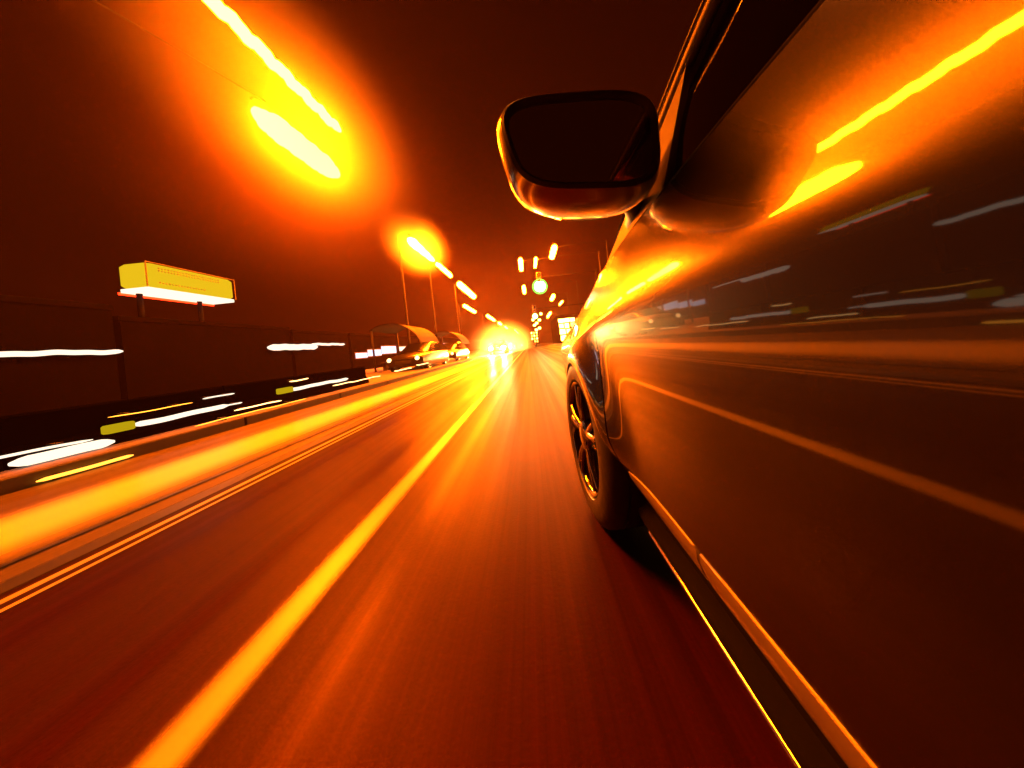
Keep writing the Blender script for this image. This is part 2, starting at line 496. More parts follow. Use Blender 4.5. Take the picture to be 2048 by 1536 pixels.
# greenhouse ---------------------------------------------------------------
# side glass from the belt line up to the roof rail, leaning inwards
def belt_x(y): return bx(y, ztop(y)) + .012
def rail(y):   # (x, z) of the roof rail
    z = lerp_tab([(-1.75, 1.12), (-1.45, 1.27), (-1.0, 1.38), (-.5, 1.425), (.1, 1.42), (.35, 1.395)], y)
    return .455 + .02 * y * y, z
PIL0 = Vector((.330, .985, .985)); PIL1 = Vector((.452, .36, 1.42))      # A-pillar from foot to head
def pil(t):
    p = PIL0.lerp(PIL1, t); p.z += .055 * math.sin(PI * t); return p
for s in (1, -1):
    X = lambda x: x if s == 1 else 2 * CX - x
    rows = []
    NY = 40
    for k in range(NY + 1):
        y = -1.02 + (.80 + 1.02) * k / NY
        xb, zb = belt_x(y), ztop(y)
        if y > .36:
            t = 1 - (y - .36) / (PIL0.y - .36); q = pil(t); xt, zt = q.x + .012, q.z - .03
        else:
            xt, zt = rail(y); xt += .012; zt -= .03
        rows.append([(X(xb + (xt - xb) * j / 8 - .012 * math.sin(PI * j / 8)), y, zb - .01 + (zt - zb + .01) * j / 8) for j in range(9)])
    obj('side_window', MB().grid(rows, s == -1), M['glass'], car, True)
    # rear quarter: painted C-pillar
    rows = []
    for k in range(13):
        y = -1.78 + .75 * k / 12
        xb, zb = belt_x(y), ztop(y); xt, zt = rail(y)
        rows.append([(X(xb + (xt - xb) * j / 6), y, zb - .02 + (zt - zb + .02) * j / 6) for j in range(7)])
    obj('rear_pillar', MB().grid(rows, s == -1), M['paint'], car, True)
    # A-pillar: painted outer strip and black seal behind it
    pth = [pil(k / 16) for k in range(17)]
    obj('windscreen_pillar', MB().tube([(X(p.x), p.y, p.z) for p in pth], [.017] * 17, 10, sq=(1.5, .75)), M['paint'], car, True)
    obj('window_seal', MB().tube([(X(p.x - .010), p.y - .035, p.z - .012) for p in pth], [.014] * 17, 8, sq=(1.0, 1.0)), M['black_plastic'], car, True)
    # belt moulding
    obj('belt_moulding', MB().tube([(X(belt_x(y) - .004), y, ztop(y) + .004) for y in [-1.05 + 1.75 * k / 30 for k in range(31)]], .006, 8), M['window_seal'], car, True)
    # roof rail
    rp = [(X(rail(y)[0]), y, rail(y)[1]) for y in [-1.75 + 2.12 * k / 24 for k in range(25)]]
    obj('roof_rail', MB().tube(rp, .022, 8), M['paint'], car, True)
    # pillar between the doors
    xb = belt_x(-.42); xt, zt = rail(-.42)
    obj('door_pillar', MB().tube([(X(xb - .001), -.42, .95), (X((xb + xt) / 2 - .014), -.42, 1.2), (X(xt - .001), -.42, zt)], .03, 8, sq=(1, .4)), M['gloss_black'], car, True)
    # sail: the black triangle at the foot of the window
    q0 = Vector((belt_x(.46) - .012, .46, .96)); q1 = Vector((belt_x(.86) - .010, .86, .925)); q2 = Vector((pil(.60).x - .02, pil(.60).y - .03, pil(.60).z - .03))
    tri = MB()
    for off in (0, .014):
        tri.v += [(X(q0.x + off), q0.y, q0.z), (X(q1.x + off), q1.y, q1.z), (X(q2.x + off), q2.y, q2.z)]
    tri.f = [(0, 1, 2), (5, 4, 3), (0, 3, 4, 1), (1, 4, 5, 2), (2, 5, 3, 0)]
    obj('mirror_sail', tri, M['black_plastic'], car)
# roof
rows = []
for k in range(25):
    y = -1.75 + 2.12 * k / 24; xl, zl = rail(y)
    rows.append([(xl + 2 * (CX - xl) * j / 14, y, zl + .06 * math.sin(PI * j / 14) ** .8) for j in range(15)])
obj('roof', MB().grid(rows, True), M['paint'], car, True)
# windscreen and rear window
rows = []
for k in range(13):
    p = pil(k / 12)
    rows.append([(p.x + 2 * (CX - p.x) * j / 14, p.y + .14 * math.sin(PI * j / 14) * (1 - .5 * k / 12), p.z + .05 * math.sin(PI * j / 14) * k / 12) for j in range(15)])
obj('windscreen', MB().grid(rows), M['glass'], car, True)
rows = []
for k in range(9):
    t = k / 8
    y = -2.05 + .32 * t; z = .98 + .16 * t
    rows.append([(.42 + 2 * (CX - .42) * j / 10, y, z + .03 * math.sin(PI * j / 10)) for j in range(11)])
obj('rear_window', MB().grid(rows, True), M['glass'], car, True)
# cowl and wiper at the foot of the windscreen
obj('cowl', MB().grid([[(.30 + 2 * (CX - .30) * j / 14, y, z + .05 * math.sin(PI * j / 14)) for j in range(15)] for y, z in ((.78, .952), (.92, .955), (1.02, .972))], True), M['black_plastic'], car, True)
# under body, inner wings, cabin
obj('floor_pan', MB().box(.36, 2 * CX - .36, -2.2, 2.1, .17, .26, .03), M['black_plastic'], car)
for s in (1, -1):
    for yc in (YW, YR):
        mb = MB(); rows = []
        for k in range(19):
            a = PI * k / 18
            rows.append([(( CX - s * (CX - xx)), yc + (RA + .004) * math.cos(a), ZW + (RA + .004) * math.sin(a)) for xx in (.245, .50)])
        mb.grid(rows)
        o = len(mb.v)
        mb.add([(CX - s * (CX - .50), yc + (RA + .004) * math.cos(PI * k / 18), ZW + (RA + .004) * math.sin(PI * k / 18)) for k in range(19)], [tuple(range(19))])
        obj('wheel_arch_liner', mb, M['black_plastic'], car, True, auto=40)
obj('dashboard', MB().box(.40, 2 * CX - .40, .45, .78, .72, .95, .05), M['fabric'], car)
for s in (-1, 1):
    st = obj('seat', MB().box(CX + s * .36 - .24, CX + s * .36 + .24, -.45, .08, .35, .55, .05), M['fabric'], car)
    obj('backrest', MB().box(CX + s * .36 - .23, CX + s * .36 + .23, -.60, -.45, .55, 1.10, .05), M['fabric'], st)
    obj('headrest', MB().box(CX + s * .36 - .12, CX + s * .36 + .12, -.58, -.50, 1.13, 1.28, .03), M['fabric'], st)
sw = MB()
ring = [(CX - .36 + .18 * math.cos(2 * PI * k / 24), .34 + .05 * math.sin(2 * PI * k / 24), .90 + .17 * math.sin(2 * PI * k / 24)) for k in range(25)]
sw.tube(ring, .013, 8, cap=False)
obj('steering_wheel', sw, M['fabric'], car, True)
# door handle
for yh in (-.30, -1.0):
    hb = MB(); zz = .845
    xh = bx(yh, zz)
    hb.tube([(xh + .004, yh - .10, zz), (xh - .022, yh - .08, zz), (xh - .026, yh, zz), (xh - .022, yh + .06, zz), (xh + .004, yh + .085, zz)], .011, 8, sq=(1, 1.2))
    obj('door_handle', hb, M['paint'], car, True)

# wheels -------------------------------------------------------------------
def make_wheel():
    """built round (0,0,0) with the outer face towards -x; tread width 0.2"""
    root = bpy.data.objects.new('wheel', None)
    col.objects.link(root)
    ty = MB()
    prof = [(.02, .222), (.004, .232), (.000, .255), (.004, .290), (.018, .318), (.034, .328), (.06, .3305),
            (.062, .322), (.068, .322), (.07, .331), (.095, .332), (.097, .323), (.103, .323), (.105, .332),
            (.13, .331), (.132, .322), (.138, .322), (.14, .3305), (.166, .328), (.182, .318), (.196, .290), (.20, .255), (.196, .232), (.18, .222)]
    ty.lathe(prof, 64, (0, 0, 0))
    obj('tyre', ty, M['rubber'], None, True, auto=45).parent = root
    rim = MB()
    rim.lathe([(.012, .224), (.006, .221), (.008, .214), (.022, .206), (.06, .198), (.16, .195), (.18, .215)], 48, (0, 0, 0))
    for k in range(5):
        for dd in (-.13, .13):
            a = 2 * PI * k / 5 + dd + .25; a2 = 2 * PI * k / 5 + .25
            c0 = Vector((.030, .05 * math.cos(a2), .05 * math.sin(a2))); c1 = Vector((.018, .206 * math.cos(a), .206 * math.sin(a)))
            rim.tube([c0, c0.lerp(c1, .5) + Vector((-.006, 0, 0)), c1], [.020, .015, .013], 8)
    ro_ = obj('rim', rim, M['alloy'], None, True, auto=50); ro_.parent = root
    hub = MB().lathe([(.045, .072), (.016, .066), (.008, .05), (.004, .028), (.003, .0)], 20, (0, 0, 0))
    for k in range(5):
        a = 2 * PI * k / 5 + .9
        hub.lathe([(.012, .009), (.002, .008), (.0, .0)], 8, (.006, .048 * math.cos(a), .048 * math.sin(a)))
    o = obj('hub', hub, M['alloy'], None, True, auto=50); o.parent = root
    br = MB().lathe([(.09, .0), (.09, .15), (.105, .15)], 32, (0, 0, 0))
    o = obj('brake_disc', br, M['dark_metal'], None, True, auto=50); o.parent = root
    return root
wh = make_wheel()
c0 = Vector(car.location)
for i, (x, y, rz) in enumerate(((.170, YW, R(3)), (2 * CX - .170, YW, PI + R(3)), (.225, YR, 0), (2 * CX - .225, YR, PI))):
    o = wh if i == 0 else copy_tree(wh)
    o.parent = car
    o.location = Vector((x, y, .332)) - c0
    o.rotation_euler = (0, 0, rz)

# wing mirror ----------------------------------------------------------------
def rrect(cx, cz, hw, hh, n, p=3.2, skew=0., taper=0.):
    pts = []
    for k in range(n):
        a = 2 * PI * k / n
        c, s_ = math.cos(a), math.sin(a)
        x = math.copysign(abs(c) ** (2 / p), c) * hw; z = math.copysign(abs(s_) ** (2 / p), s_) * hh
        x *= 1 + taper * (z / hh); x += skew * (z / hh)
        z -= (.085 if z < 0 else .03) * x * abs(z) / hh
        pts.append((cx + x, cz + z))
    return pts
NM = 48
wm = empty('wing_mirror', (0, 0, 0)); wm.parent = car
def wobj(name, mb, mat, **k):
    o = obj(name, mb, mat, wm, True, **k); return o
rings = []
#           y     cx     cz     hw     hh   p
for (y, cx, cz, hw, hh, p) in ((.494, .131, 1.072, .119, .0705, 3.8), (.4845, .131, 1.072, .122, .0735, 3.8), (.480, .131, 1.072, .128, .0795, 3.8), (.4856, .1305, 1.072, .133, .0845, 3.8),
                               (.497, .128, 1.066, .1385, .0905, 3.8), (.525, .1275, 1.063, .140, .0925, 3.8), (.56, .128, 1.062, .136, .0905, 3.4), (.594, .133, 1.060, .118, .080, 2.9), (.6165, .139, 1.058, .086, .060, 2.5), (.625, .144, 1.058, .037, .027, 2.2)):
    rings.append([(a, y, b) for a, b in rrect(cx, cz, hw, hh, NM, p, skew=-.008, taper=.075)])
mb = MB()
# dark bezel: first rings; painted shell: the rest
bz = MB(); v = sum(rings[:4], [])
bz.add(v, [(i * NM + k, i * NM + (k + 1) % NM, (i + 1) * NM + (k + 1) % NM, (i + 1) * NM + k) for i in range(3) for k in range(NM)])
wobj('bezel', bz, M['black_plastic'], auto=40)
sh = MB(); v = sum(rings[3:], [])
nr = len(rings) - 3
sh.add(v, [(i * NM + k, i * NM + (k + 1) % NM, (i + 1) * NM + (k + 1) % NM, (i + 1) * NM + k) for i in range(nr - 1) for k in range(NM)] + [tuple((nr - 1) * NM + k for k in range(NM))])
wobj('shell', sh, M['silver_shell'])
gm = MB(); outer = [(a, .489, b) for a, b in rrect(.131, 1.072, .120, .0720, NM, 3.8, skew=-.008, taper=.075)]
gm.v = [(.131, .4885, 1.072)] + [(.131 + (a - .131) * .6, .4885, 1.072 + (b - 1.072) * .6) for a, _, b in outer] + outer
gm.f = [(0, 1 + (k + 1) % NM, 1 + k) for k in range(NM)] + [(1 + k, 1 + (k + 1) % NM, 1 + NM + (k + 1) % NM, 1 + NM + k) for k in range(NM)]
wobj('mirror_glass', gm, M['mirror'])
arm = MB().tube([(.215, .56, 1.01), (.245, .59, 1.005), (.275, .63, 1.0), (.29, .67, .995)], [.016, .018, .022, .026], 12, sq=(1.2, .9))
wobj('mirror_arm', arm, M['black_plastic'])

# ------------------------------------------------------------------ street lamps, each drawn out into a glowing tube for its light streak
def street_lamp(x, y0, y1, z, r, pole_x, pole_y, label, mat='sodium', wob=.015, pr=.09, group='street lamps on the left side of the road', dx=0., second=None, fat=None, dz=0.):
    root = empty('street_lamp', (pole_x, pole_y, .1), label, 'street lamp', group)
    ym = pole_y
    tz = z + r + .10
    obj('pole', MB().tube([(pole_x, ym, .1), (pole_x, ym, 1.2), (pole_x, ym, 1.25), (pole_x, ym, tz + .25)], [pr * 1.5, pr * 1.4, pr, pr * .7], 12), M['lamp_metal'], root, True, auto=40)
    ax = x + dx * .5
    ay = min(max(ym, y0 + .3), y1)
    obj('arm', MB().tube([(pole_x, ym, tz + .15), (pole_x + (ax - pole_x) * .5, (ym + ay) / 2, tz + .22), (ax, ay, tz + .06)], [.03, .02, .02], 8), M['window_seal'], root, True)
    hs = MB()
    n = 10
    for a, b in ((0, 1),):
        hs.tube([(x + dx * t, y0 + (y1 - y0) * t, z + dz * t + r + .035) for t in [k / n for k in range(n + 1)]], [r * .3] + [r * .62] * (n - 1) + [r * .3], 8, sq=(1.0, .45))
    obj('housing', hs, M['lamp_metal'], root, True)
    obj('lamp_tube', glow_tube(x, y0, y1, z, r, n=70 if y0 < 12 else 16, wob=wob, hf=2.2 if y0 < 12 else 1, dx=dx, seed=x + y0, fat=fat, dz=dz), M[mat], root, True)
    return root
street_lamp(-5.55, 3.2, 8.8, 8.0, .125, -8.6, 1.8, 'nearest street lamp at the top left, long thin glowing tube reaching out over the road', dx=.35, mat='sodium_near', wob=.022)
street_lamp(-6.85, 7.7, 10.7, 7.9, .33, -9.6, 2.6, 'street lamp at the upper left with the short thick glowing tube, below the nearest one', dx=.25, mat='sodium_near')
street_lamp(-6.75, 17.4, 22.0, 8.0, .30, -7.9, 18.6, 'street lamp above the bus shelters with a fat orange glow, left of the road', mat='sodium', fat=lambda t: 1 - .45 * t)
street_lamp(-6.75, 22.6, 27.0, 8.0, .16, -7.9, 24.2, 'thin tailing lamp directly behind the fat orange glow, left of the road')  # added lamp for the thin tail of the streak before it
street_lamp(-6.85, 30.0, 39.0, 8.0, .30, -7.9, 32.5, 'fourth lamp along the left side, short bright dash with a lit pole under it')
for i, (x, y0, y1, z, r, lab) in enumerate(((-9.8, 45, 55, 8.0, .26, 'small lamp dash just below the fourth lamp on the left'),
                                       (-8.6, 62, 76, 8.0, .30, 'faint lamp dash on the left, first of the small string running down to the glare'),
                                       (-8.4, 84, 92, 8.0, .36, 'dot of a lamp on the left, second of the small string above the glare'),
                                       (-8.2, 104, 116, 8.0, .40, 'dot of a lamp on the left, third of the small string above the glare'),
                                       (-6.0, 130, 190, 8.0, .40, 'last long lamp dash on the left, touching the headlight glare'))):
    street_lamp(x, y0, y1, z, r, x - 1.3, y0 + 2, lab, mat='sodium_far', pr=.12)
G2 = 'lamps over the road ahead'
street_lamp(-.95, 2.6, 4.5, 8.0, .07, 7.2, 3.5, 'lamp high overhead, seen only as a short streak reflected in the door top', mat='sodium_dim', pr=.07, group=G2)
for (x, y0, y1, z, r, pxx, lab) in ((2.15, 14.6, 16.3, 8.0, .11, 7.2, 'lamp hanging right below the wing mirror, nearest lamp over the road'),
                               (2.75, 21.5, 24.5, 8.0, .22, 7.2, 'brighter orange lamp under the one that hangs below the wing mirror'),
                               (.02, 23.8, 27.5, 8.0, .18, 7.2, 'orange lamp at the left of the upper pair over the road'),
                               (1.35, 24.0, 27.0, 8.0, .12, 7.2, 'thin pale lamp dash at the right of the upper pair over the road'),
                               (.10, 35.0, 40.0, 8.0, .20, 7.2, 'orange lamp over the road, left of the bright green-white signal'),
                               (4.7, 44.5, 49.0, 8.0, .28, 7.2, 'small orange lamp to the right of the green signals'),
                               (7.0, 52.0, 57.0, 8.0, .16, 8.4, 'thin orange lamp dash farthest to the right of the green signals'),
                               (6.2, 70.0, 82.0, 8.0, .28, 8.4, 'low yellow lamp dash above the lit building ahead')):
    street_lamp(x, y0, y1, z, r, pxx, (y0 + y1) / 2, lab, mat='sodium' if y0 < 26 else 'sodium_far', pr=.07, group=G2)

# ------------------------------------------------------------------ traffic signals
def traffic_light(x, y, z, sc_, pole_x, label, glow, lens):
    root = empty('traffic_light', (pole_x, y, .1), label, 'traffic light')
    obj('pole', MB().tube([(pole_x, y, .1), (pole_x, y, z + .3)], [.10, .08], 10), M['window_seal'], root, True)
    obj('mast_arm', MB().tube([(pole_x, y, z + .1), (x, y, z + .1)], [.06, .045], 8), M['window_seal'], root, True)
    obj('signal_box', MB().box(x - .2 * sc_, x + .2 * sc_, y - .12, y + .12, z - .95 * sc_, z + .45 * sc_, .04), M['black_plastic'], root)
    for k, (dz, m) in enumerate(((.22, 'gloss_black'), (-.22, 'gloss_black'), (-.66, glow))):
        rr = .14 * sc_ * (lens if m == glow else 1)
        if m == glow:
            obj('lens_rim', MB().lathe([(.0, rr * 1.4), (-.03, rr * 1.35), (-.035, rr * .95)], 20, (x, y - .13, z + dz * sc_), 'y'), M['green'], root, True)  # glowing ring added for the green halo round the lens
        l_ = obj('lens', MB().lathe([(0, rr), (-.04, rr * .8), (-.06, 0)], 16, (x, y - .13, z + dz * sc_), 'y'), M[m], root, True)
        vs = MB()
        rows = [[(x + .165 * sc_ * math.cos(a), yy, z + dz * sc_ + .165 * sc_ * math.sin(a)) for a in [PI * j / 10 for j in range(11)]] for yy in (y - .12, y - .34)]
        obj('visor', vs.grid(rows), M['black_plastic'], l_, True)
traffic_light(1.55, 26.0, 6.7, 1.2, 6.9, 'traffic signal showing a large green-white glow above the middle of the road', 'greenwhite', 3.0)
traffic_light(1.05, 33.0, 4.7, 1.2, 6.9, 'lower traffic signal with a small green glow, under the large one', 'greenwhite', 1.5)

# a cluster of far yellow lights, built as bulbs on an added column
bc = empty('lamp_column', (1.55, 60, .1), 'far column hung with a cluster of small yellow bulbs under the green signals', 'lamp column')
obj('pole', MB().tube([(1.55, 60.2, .0), (1.55, 60.2, 8.2)], [.12, .08], 8), M['window_seal'], bc, True)
for (a_, b_) in ((1.4, 5.8), (2.2, 6.5), (2.75, 5.6), (1.6, 4.6), (2.6, 3.9), (3.2, 6.9), (2.1, 5.0), (1.9, 3.6)):
    obj('bulb', MB().lathe([(-.26, 0), (-.2, .2), (0, .30), (.2, .2), (.26, 0)], 10, (a_, 60, b_), 'z'), M['window_lit'], bc, True)
    obj('bulb_arm', MB().tube([(1.55, 60.2, b_), (a_, 60.1, b_)], .03, 6), M['window_seal'], bc)

# ------------------------------------------------------------------ light streaks on the left, built as added glowing tubes
def light_streak(x, y0, y1, z, r, label, mat, wob=.006, end=None, holder=None, dz=0., group=None, dx=0., cat='light bar'):
    root = empty('light_bar', (x, (y0 + y1) / 2, z - r), label, cat, group)
    t = obj('tube', glow_tube(x, y0, y1, z, r, n=max(14, int((y1 - y0) * 14)), wob=wob, seed=y0 * 3 + z, dz=dz, dx=dx), M[mat], root, True)
    for yy in (y0 + (y1 - y0) * .2, y0 + (y1 - y0) * .8):
        obj('bracket', MB().box(x - r - .10, x - r * .6, yy - .02, yy + .02, z - .02 + dz * .5, z + .02 + dz * .5), M['dark_metal'], root)  # made-up brackets that hold the streak
    if end:
        ey0, ey1, ez0, ez1 = end
        obj('end_panel', MB().box(x - .05, x + .045, ey0, ey1, ez0, ez1, .012), M['yellow_end'], root)
    return root
# low concrete barrier along the kerb, added in segments to carry the light streaks
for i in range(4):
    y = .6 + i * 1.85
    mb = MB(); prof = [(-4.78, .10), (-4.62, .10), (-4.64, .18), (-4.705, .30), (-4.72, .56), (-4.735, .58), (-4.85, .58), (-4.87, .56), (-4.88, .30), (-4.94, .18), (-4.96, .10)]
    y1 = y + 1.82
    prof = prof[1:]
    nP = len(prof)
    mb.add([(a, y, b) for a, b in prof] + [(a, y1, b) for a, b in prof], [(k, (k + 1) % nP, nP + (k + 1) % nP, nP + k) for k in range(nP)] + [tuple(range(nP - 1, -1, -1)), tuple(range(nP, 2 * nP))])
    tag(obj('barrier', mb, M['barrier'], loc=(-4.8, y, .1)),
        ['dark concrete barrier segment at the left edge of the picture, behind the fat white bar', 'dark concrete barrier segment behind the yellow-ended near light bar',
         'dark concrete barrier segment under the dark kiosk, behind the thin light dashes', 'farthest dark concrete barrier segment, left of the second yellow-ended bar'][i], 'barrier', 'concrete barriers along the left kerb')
GB = 'light bars low along the left kerb'
light_streak(-4.56, 2.41, 3.02, .16, .045, 'fat white light bar low at the left edge of the picture', 'white_glow', group=GB)
light_streak(-4.56, 1.9, 2.88, .25, .012, 'thin wavy white light bar above the fat white one at the left edge', 'white_glow', group=GB, dz=-.02, wob=.005)
light_streak(-4.56, 3.16, 4.18, .285, .030, 'white light bar with a yellow near end, low on the left barrier', 'white_glow', end=(2.96, 3.17, .245, .335), group=GB)
light_streak(-4.58, 4.10, 4.40, .285, .010, 'thin white tip continuing the yellow-ended bar', 'white_glow', group=GB)
light_streak(-4.60, 3.90, 4.32, .445, .010, 'short wavy white dash above the yellow-ended bar', 'white_glow', group=GB, wob=.004)
light_streak(-4.60, 3.02, 3.78, .415, .005, 'hair-thin dim orange line above the yellow-ended bar', 'amber_glow', group=GB, wob=.004)
light_streak(-4.45, 4.15, 4.95, .20, .009, 'thin warm line right of the yellow-ended bar', 'warm_glow', group=GB, wob=.005)
light_streak(-4.11, 2.28, 2.84, .028, .014, 'glowing amber strip at the foot of the kerb, under the fat white bar', 'amber_glow', group=GB, wob=.006, dx=0.)  # glint on the kerb, given a glow of its own
light_streak(-4.38, 3.6, 5.4, .132, .006, 'fine amber line along the kerb below the dark kiosk', 'amber_glow', group=GB, wob=.004)
light_streak(-4.56, 5.28, 6.95, .345, .032, 'second white bar with a yellow end, lower left of the far shop lights', 'white_glow', end=(5.02, 5.30, .30, .40), group=GB)
light_streak(-4.58, 5.3, 5.75, .50, .010, 'short dash above the second yellow-ended bar', 'warm_glow', group=GB)
light_streak(-4.42, 6.2, 8.2, .26, .010, 'fine amber line behind the second yellow-ended bar', 'warm_glow', group=GB, wob=.006)
light_streak(-4.50, 9.2, 10.6, .30, .016, 'small amber dash near the kerb before the far headlights', 'warm_glow', group=GB)
light_streak(-4.50, 11.0, 12.4, .36, .016, 'second small amber dash near the kerb before the far headlights', 'warm_glow', group=GB)

# ------------------------------------------------------------------ kiosk, canopy sign and shop fronts on the left
def building(name, x0, x1, y0, y1, h, mat, label, cat='building', wins=(), parapet=True, group=None):
    root = empty(name, ((x0 + x1) / 2, (y0 + y1) / 2, 0), label, cat, group)
    obj('wall', MB().box(x0, x1, y0, y1, -.1, h), mat, root)
    rf = obj('roof', MB().box(x0 - .04, x1 + .04, y0 - .04, y1 + .04, h, h + .18, .03), M['dark_wall2'], root)
    for (face, a0, a1, z0, z1, m) in wins:
        f = MB(); p = MB()
        if face == 'x':   # facing the road on +x
            f.box(x1 + .001, x1 + .05, a0 - .06, a1 + .06, z0 - .06, z1 + .06)
            p.box(x1 + .051, x1 + .07, a0, a1, z0, z1)
        elif face == 'nx':
            f.box(x0 - .05, x0 - .001, a0 - .06, a1 + .06, z0 - .06, z1 + .06); p.box(x0 - .07, x0 - .051, a0, a1, z0, z1)
        else:             # facing the camera on -y
            f.box(a0 - .06, a1 + .06, y0 - .05, y0 - .001, z0 - .06, z1 + .06)
            p.box(a0, a1, y0 - .07, y0 - .051, z0, z1)
        fo = obj('window', f, M['dark_metal'], root)
        obj('pane', p, M[m] if isinstance(m, str) else m, fo)
    return root
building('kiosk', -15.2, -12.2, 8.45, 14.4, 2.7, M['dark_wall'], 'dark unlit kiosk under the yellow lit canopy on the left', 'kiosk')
cn = empty('canopy_sign', (-12.5, 10.3, 2.9), 'yellow lit sign canopy with a white glowing underside, alone on the left', 'sign')
obj('fascia', MB().box(-12.95, -12.0, 9.0, 11.7, 3.86, 4.66, .10), M['yellow_panel'], cn, True, auto=30)
obj('light_panel', MB().box(-12.92, -12.03, 9.03, 11.67, 3.74, 3.858), M['white_glow'], cn)
obj('red_edge', MB().box(-12.97, -12.94, 9.0, 11.72, 3.68, 3.76), M['red_tail'], cn)
for a in ((-11.998, -11.985, 8.98, 11.72, 4.655, 4.685), (-11.998, -11.985, 8.98, 9.01, 3.86, 4.66), (-11.998, -11.985, 11.69, 11.72, 3.86, 4.66)):
    obj('frame', MB().box(*a), M['dark_metal'], cn)
for yy in (9.3, 11.0):
    obj('post', MB().tube([(-12.7, yy, 2.85), (-12.7, yy, 3.74)], .07, 10), M['window_seal'], cn, True)
mk = MB()
for k in range(22):
    yy = 9.3 + k * .085
    for zz in (4.50, 4.42) + ((4.02,) if k < 16 else ()):
        mk.box(-12.0, -11.992, yy, yy + .035, zz, zz + .045 - (.01 if k % 3 else 0))
tag(obj('lettering', mk, M['dark_metal'], cn), 'rows of small dark illegible marks', kind='stuff')
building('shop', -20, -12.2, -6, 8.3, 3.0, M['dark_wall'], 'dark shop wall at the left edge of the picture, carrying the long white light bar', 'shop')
light_streak(-12.08, 2.8, 8.35, 1.77, .065, 'long thin white light bar on the dark wall at the left edge, at eye height', 'white_glow', wob=.012, group='light bars on the shop fronts')
building('shop', -20, -12.2, 14.6, 19.0, 2.6, M['dark_wall2'], 'low dark shop right of the kiosk, under the stepped warm white light bar', 'shop')
light_streak(-12.06, 13.0, 16.0, 1.84, .15, 'thick warm white half of the stepped light bar right of the kiosk', 'white_glow', wob=.01, group='light bars on the shop fronts')
light_streak(-12.06, 15.6, 18.4, 1.98, .07, 'thin far half of the stepped light bar right of the kiosk', 'white_glow', wob=.01, group='light bars on the shop fronts')
building('shop', -20, -12.2, 19.3, 31, 2.6, M['dark_wall'], 'dark shop with cool white lit windows, middle of the left row', 'shop',
         wins=[('x', 19.6, 21.0, 1.0, 1.35, 'cool_glow'), ('x', 21.1, 23.0, 1.08, 1.55, 'cool_glow'), ('x', 23.1, 25.6, 1.2, 1.8, 'cool_glow'), ('x', 26.0, 28.2, 1.35, 1.75, 'white_glow'), ('x', 28.5, 30.6, 1.75, 1.95, 'warm_glow')])
building('shop', -20, -12.2, 31.3, 52, 2.8, M['dark_wall2'], 'farther dark shop with blue lit windows, beside the bus shelters', 'shop',
         wins=[('x', 31.8, 34.2, 1.3, 2.0, 'cool_glow'), ('x', 34.4, 37.8, 1.2, 2.1, 'blue_glow'), ('x', 40.0, 46.5, 1.6, 2.1, 'blue_glow')])

# ------------------------------------------------------------------ bus shelters with curved roofs
def bus_shelter(x, y, label):
    root = empty('bus_shelter', (x, y, .11), label, 'bus shelter', 'bus shelters on the left pavement')
    rows = []
    for yy in (y - 1.5, y + 1.5):
        rows.append([(x - 1.0 + 1.7 * math.cos(a) * 1.0, yy, 1.0 + 1.55 * math.sin(a)) for a in [R(15) + (R(110)) * k / 14 for k in range(15)]])
    rows2 = [[(p[0] * 1.0, p[1], p[2] - .05) for p in r] for r in rows]
    mb = MB().grid(rows); mb.grid(rows2, True)
    obj('roof', mb, M['lamp_metal'], root, True)
    for yy in (y - 1.4, y + 1.4):
        obj('post', MB().tube([(x - 1.9, yy, .11), (x - 1.9, yy, 2.32)], .05, 8), M['dark_metal'], root, True)
    obj('bench', MB().box(x - 1.8, x - 1.4, y - 1.2, y + 1.2, .50, .56, .01), M['dark_metal'], root)
    for yy in (y - 1.0, y + 1.0): obj('bench_leg', MB().box(x - 1.7, x - 1.5, yy - .03, yy + .03, .11, .50), M['dark_metal'], root)
bus_shelter(-6.2, 16.0, 'nearer bus shelter with a curved orange-lit roof, left of the fat lamp glow')
bus_shelter(-6.2, 25.0, 'farther bus shelter with a curved roof, next to the small headlight dot')

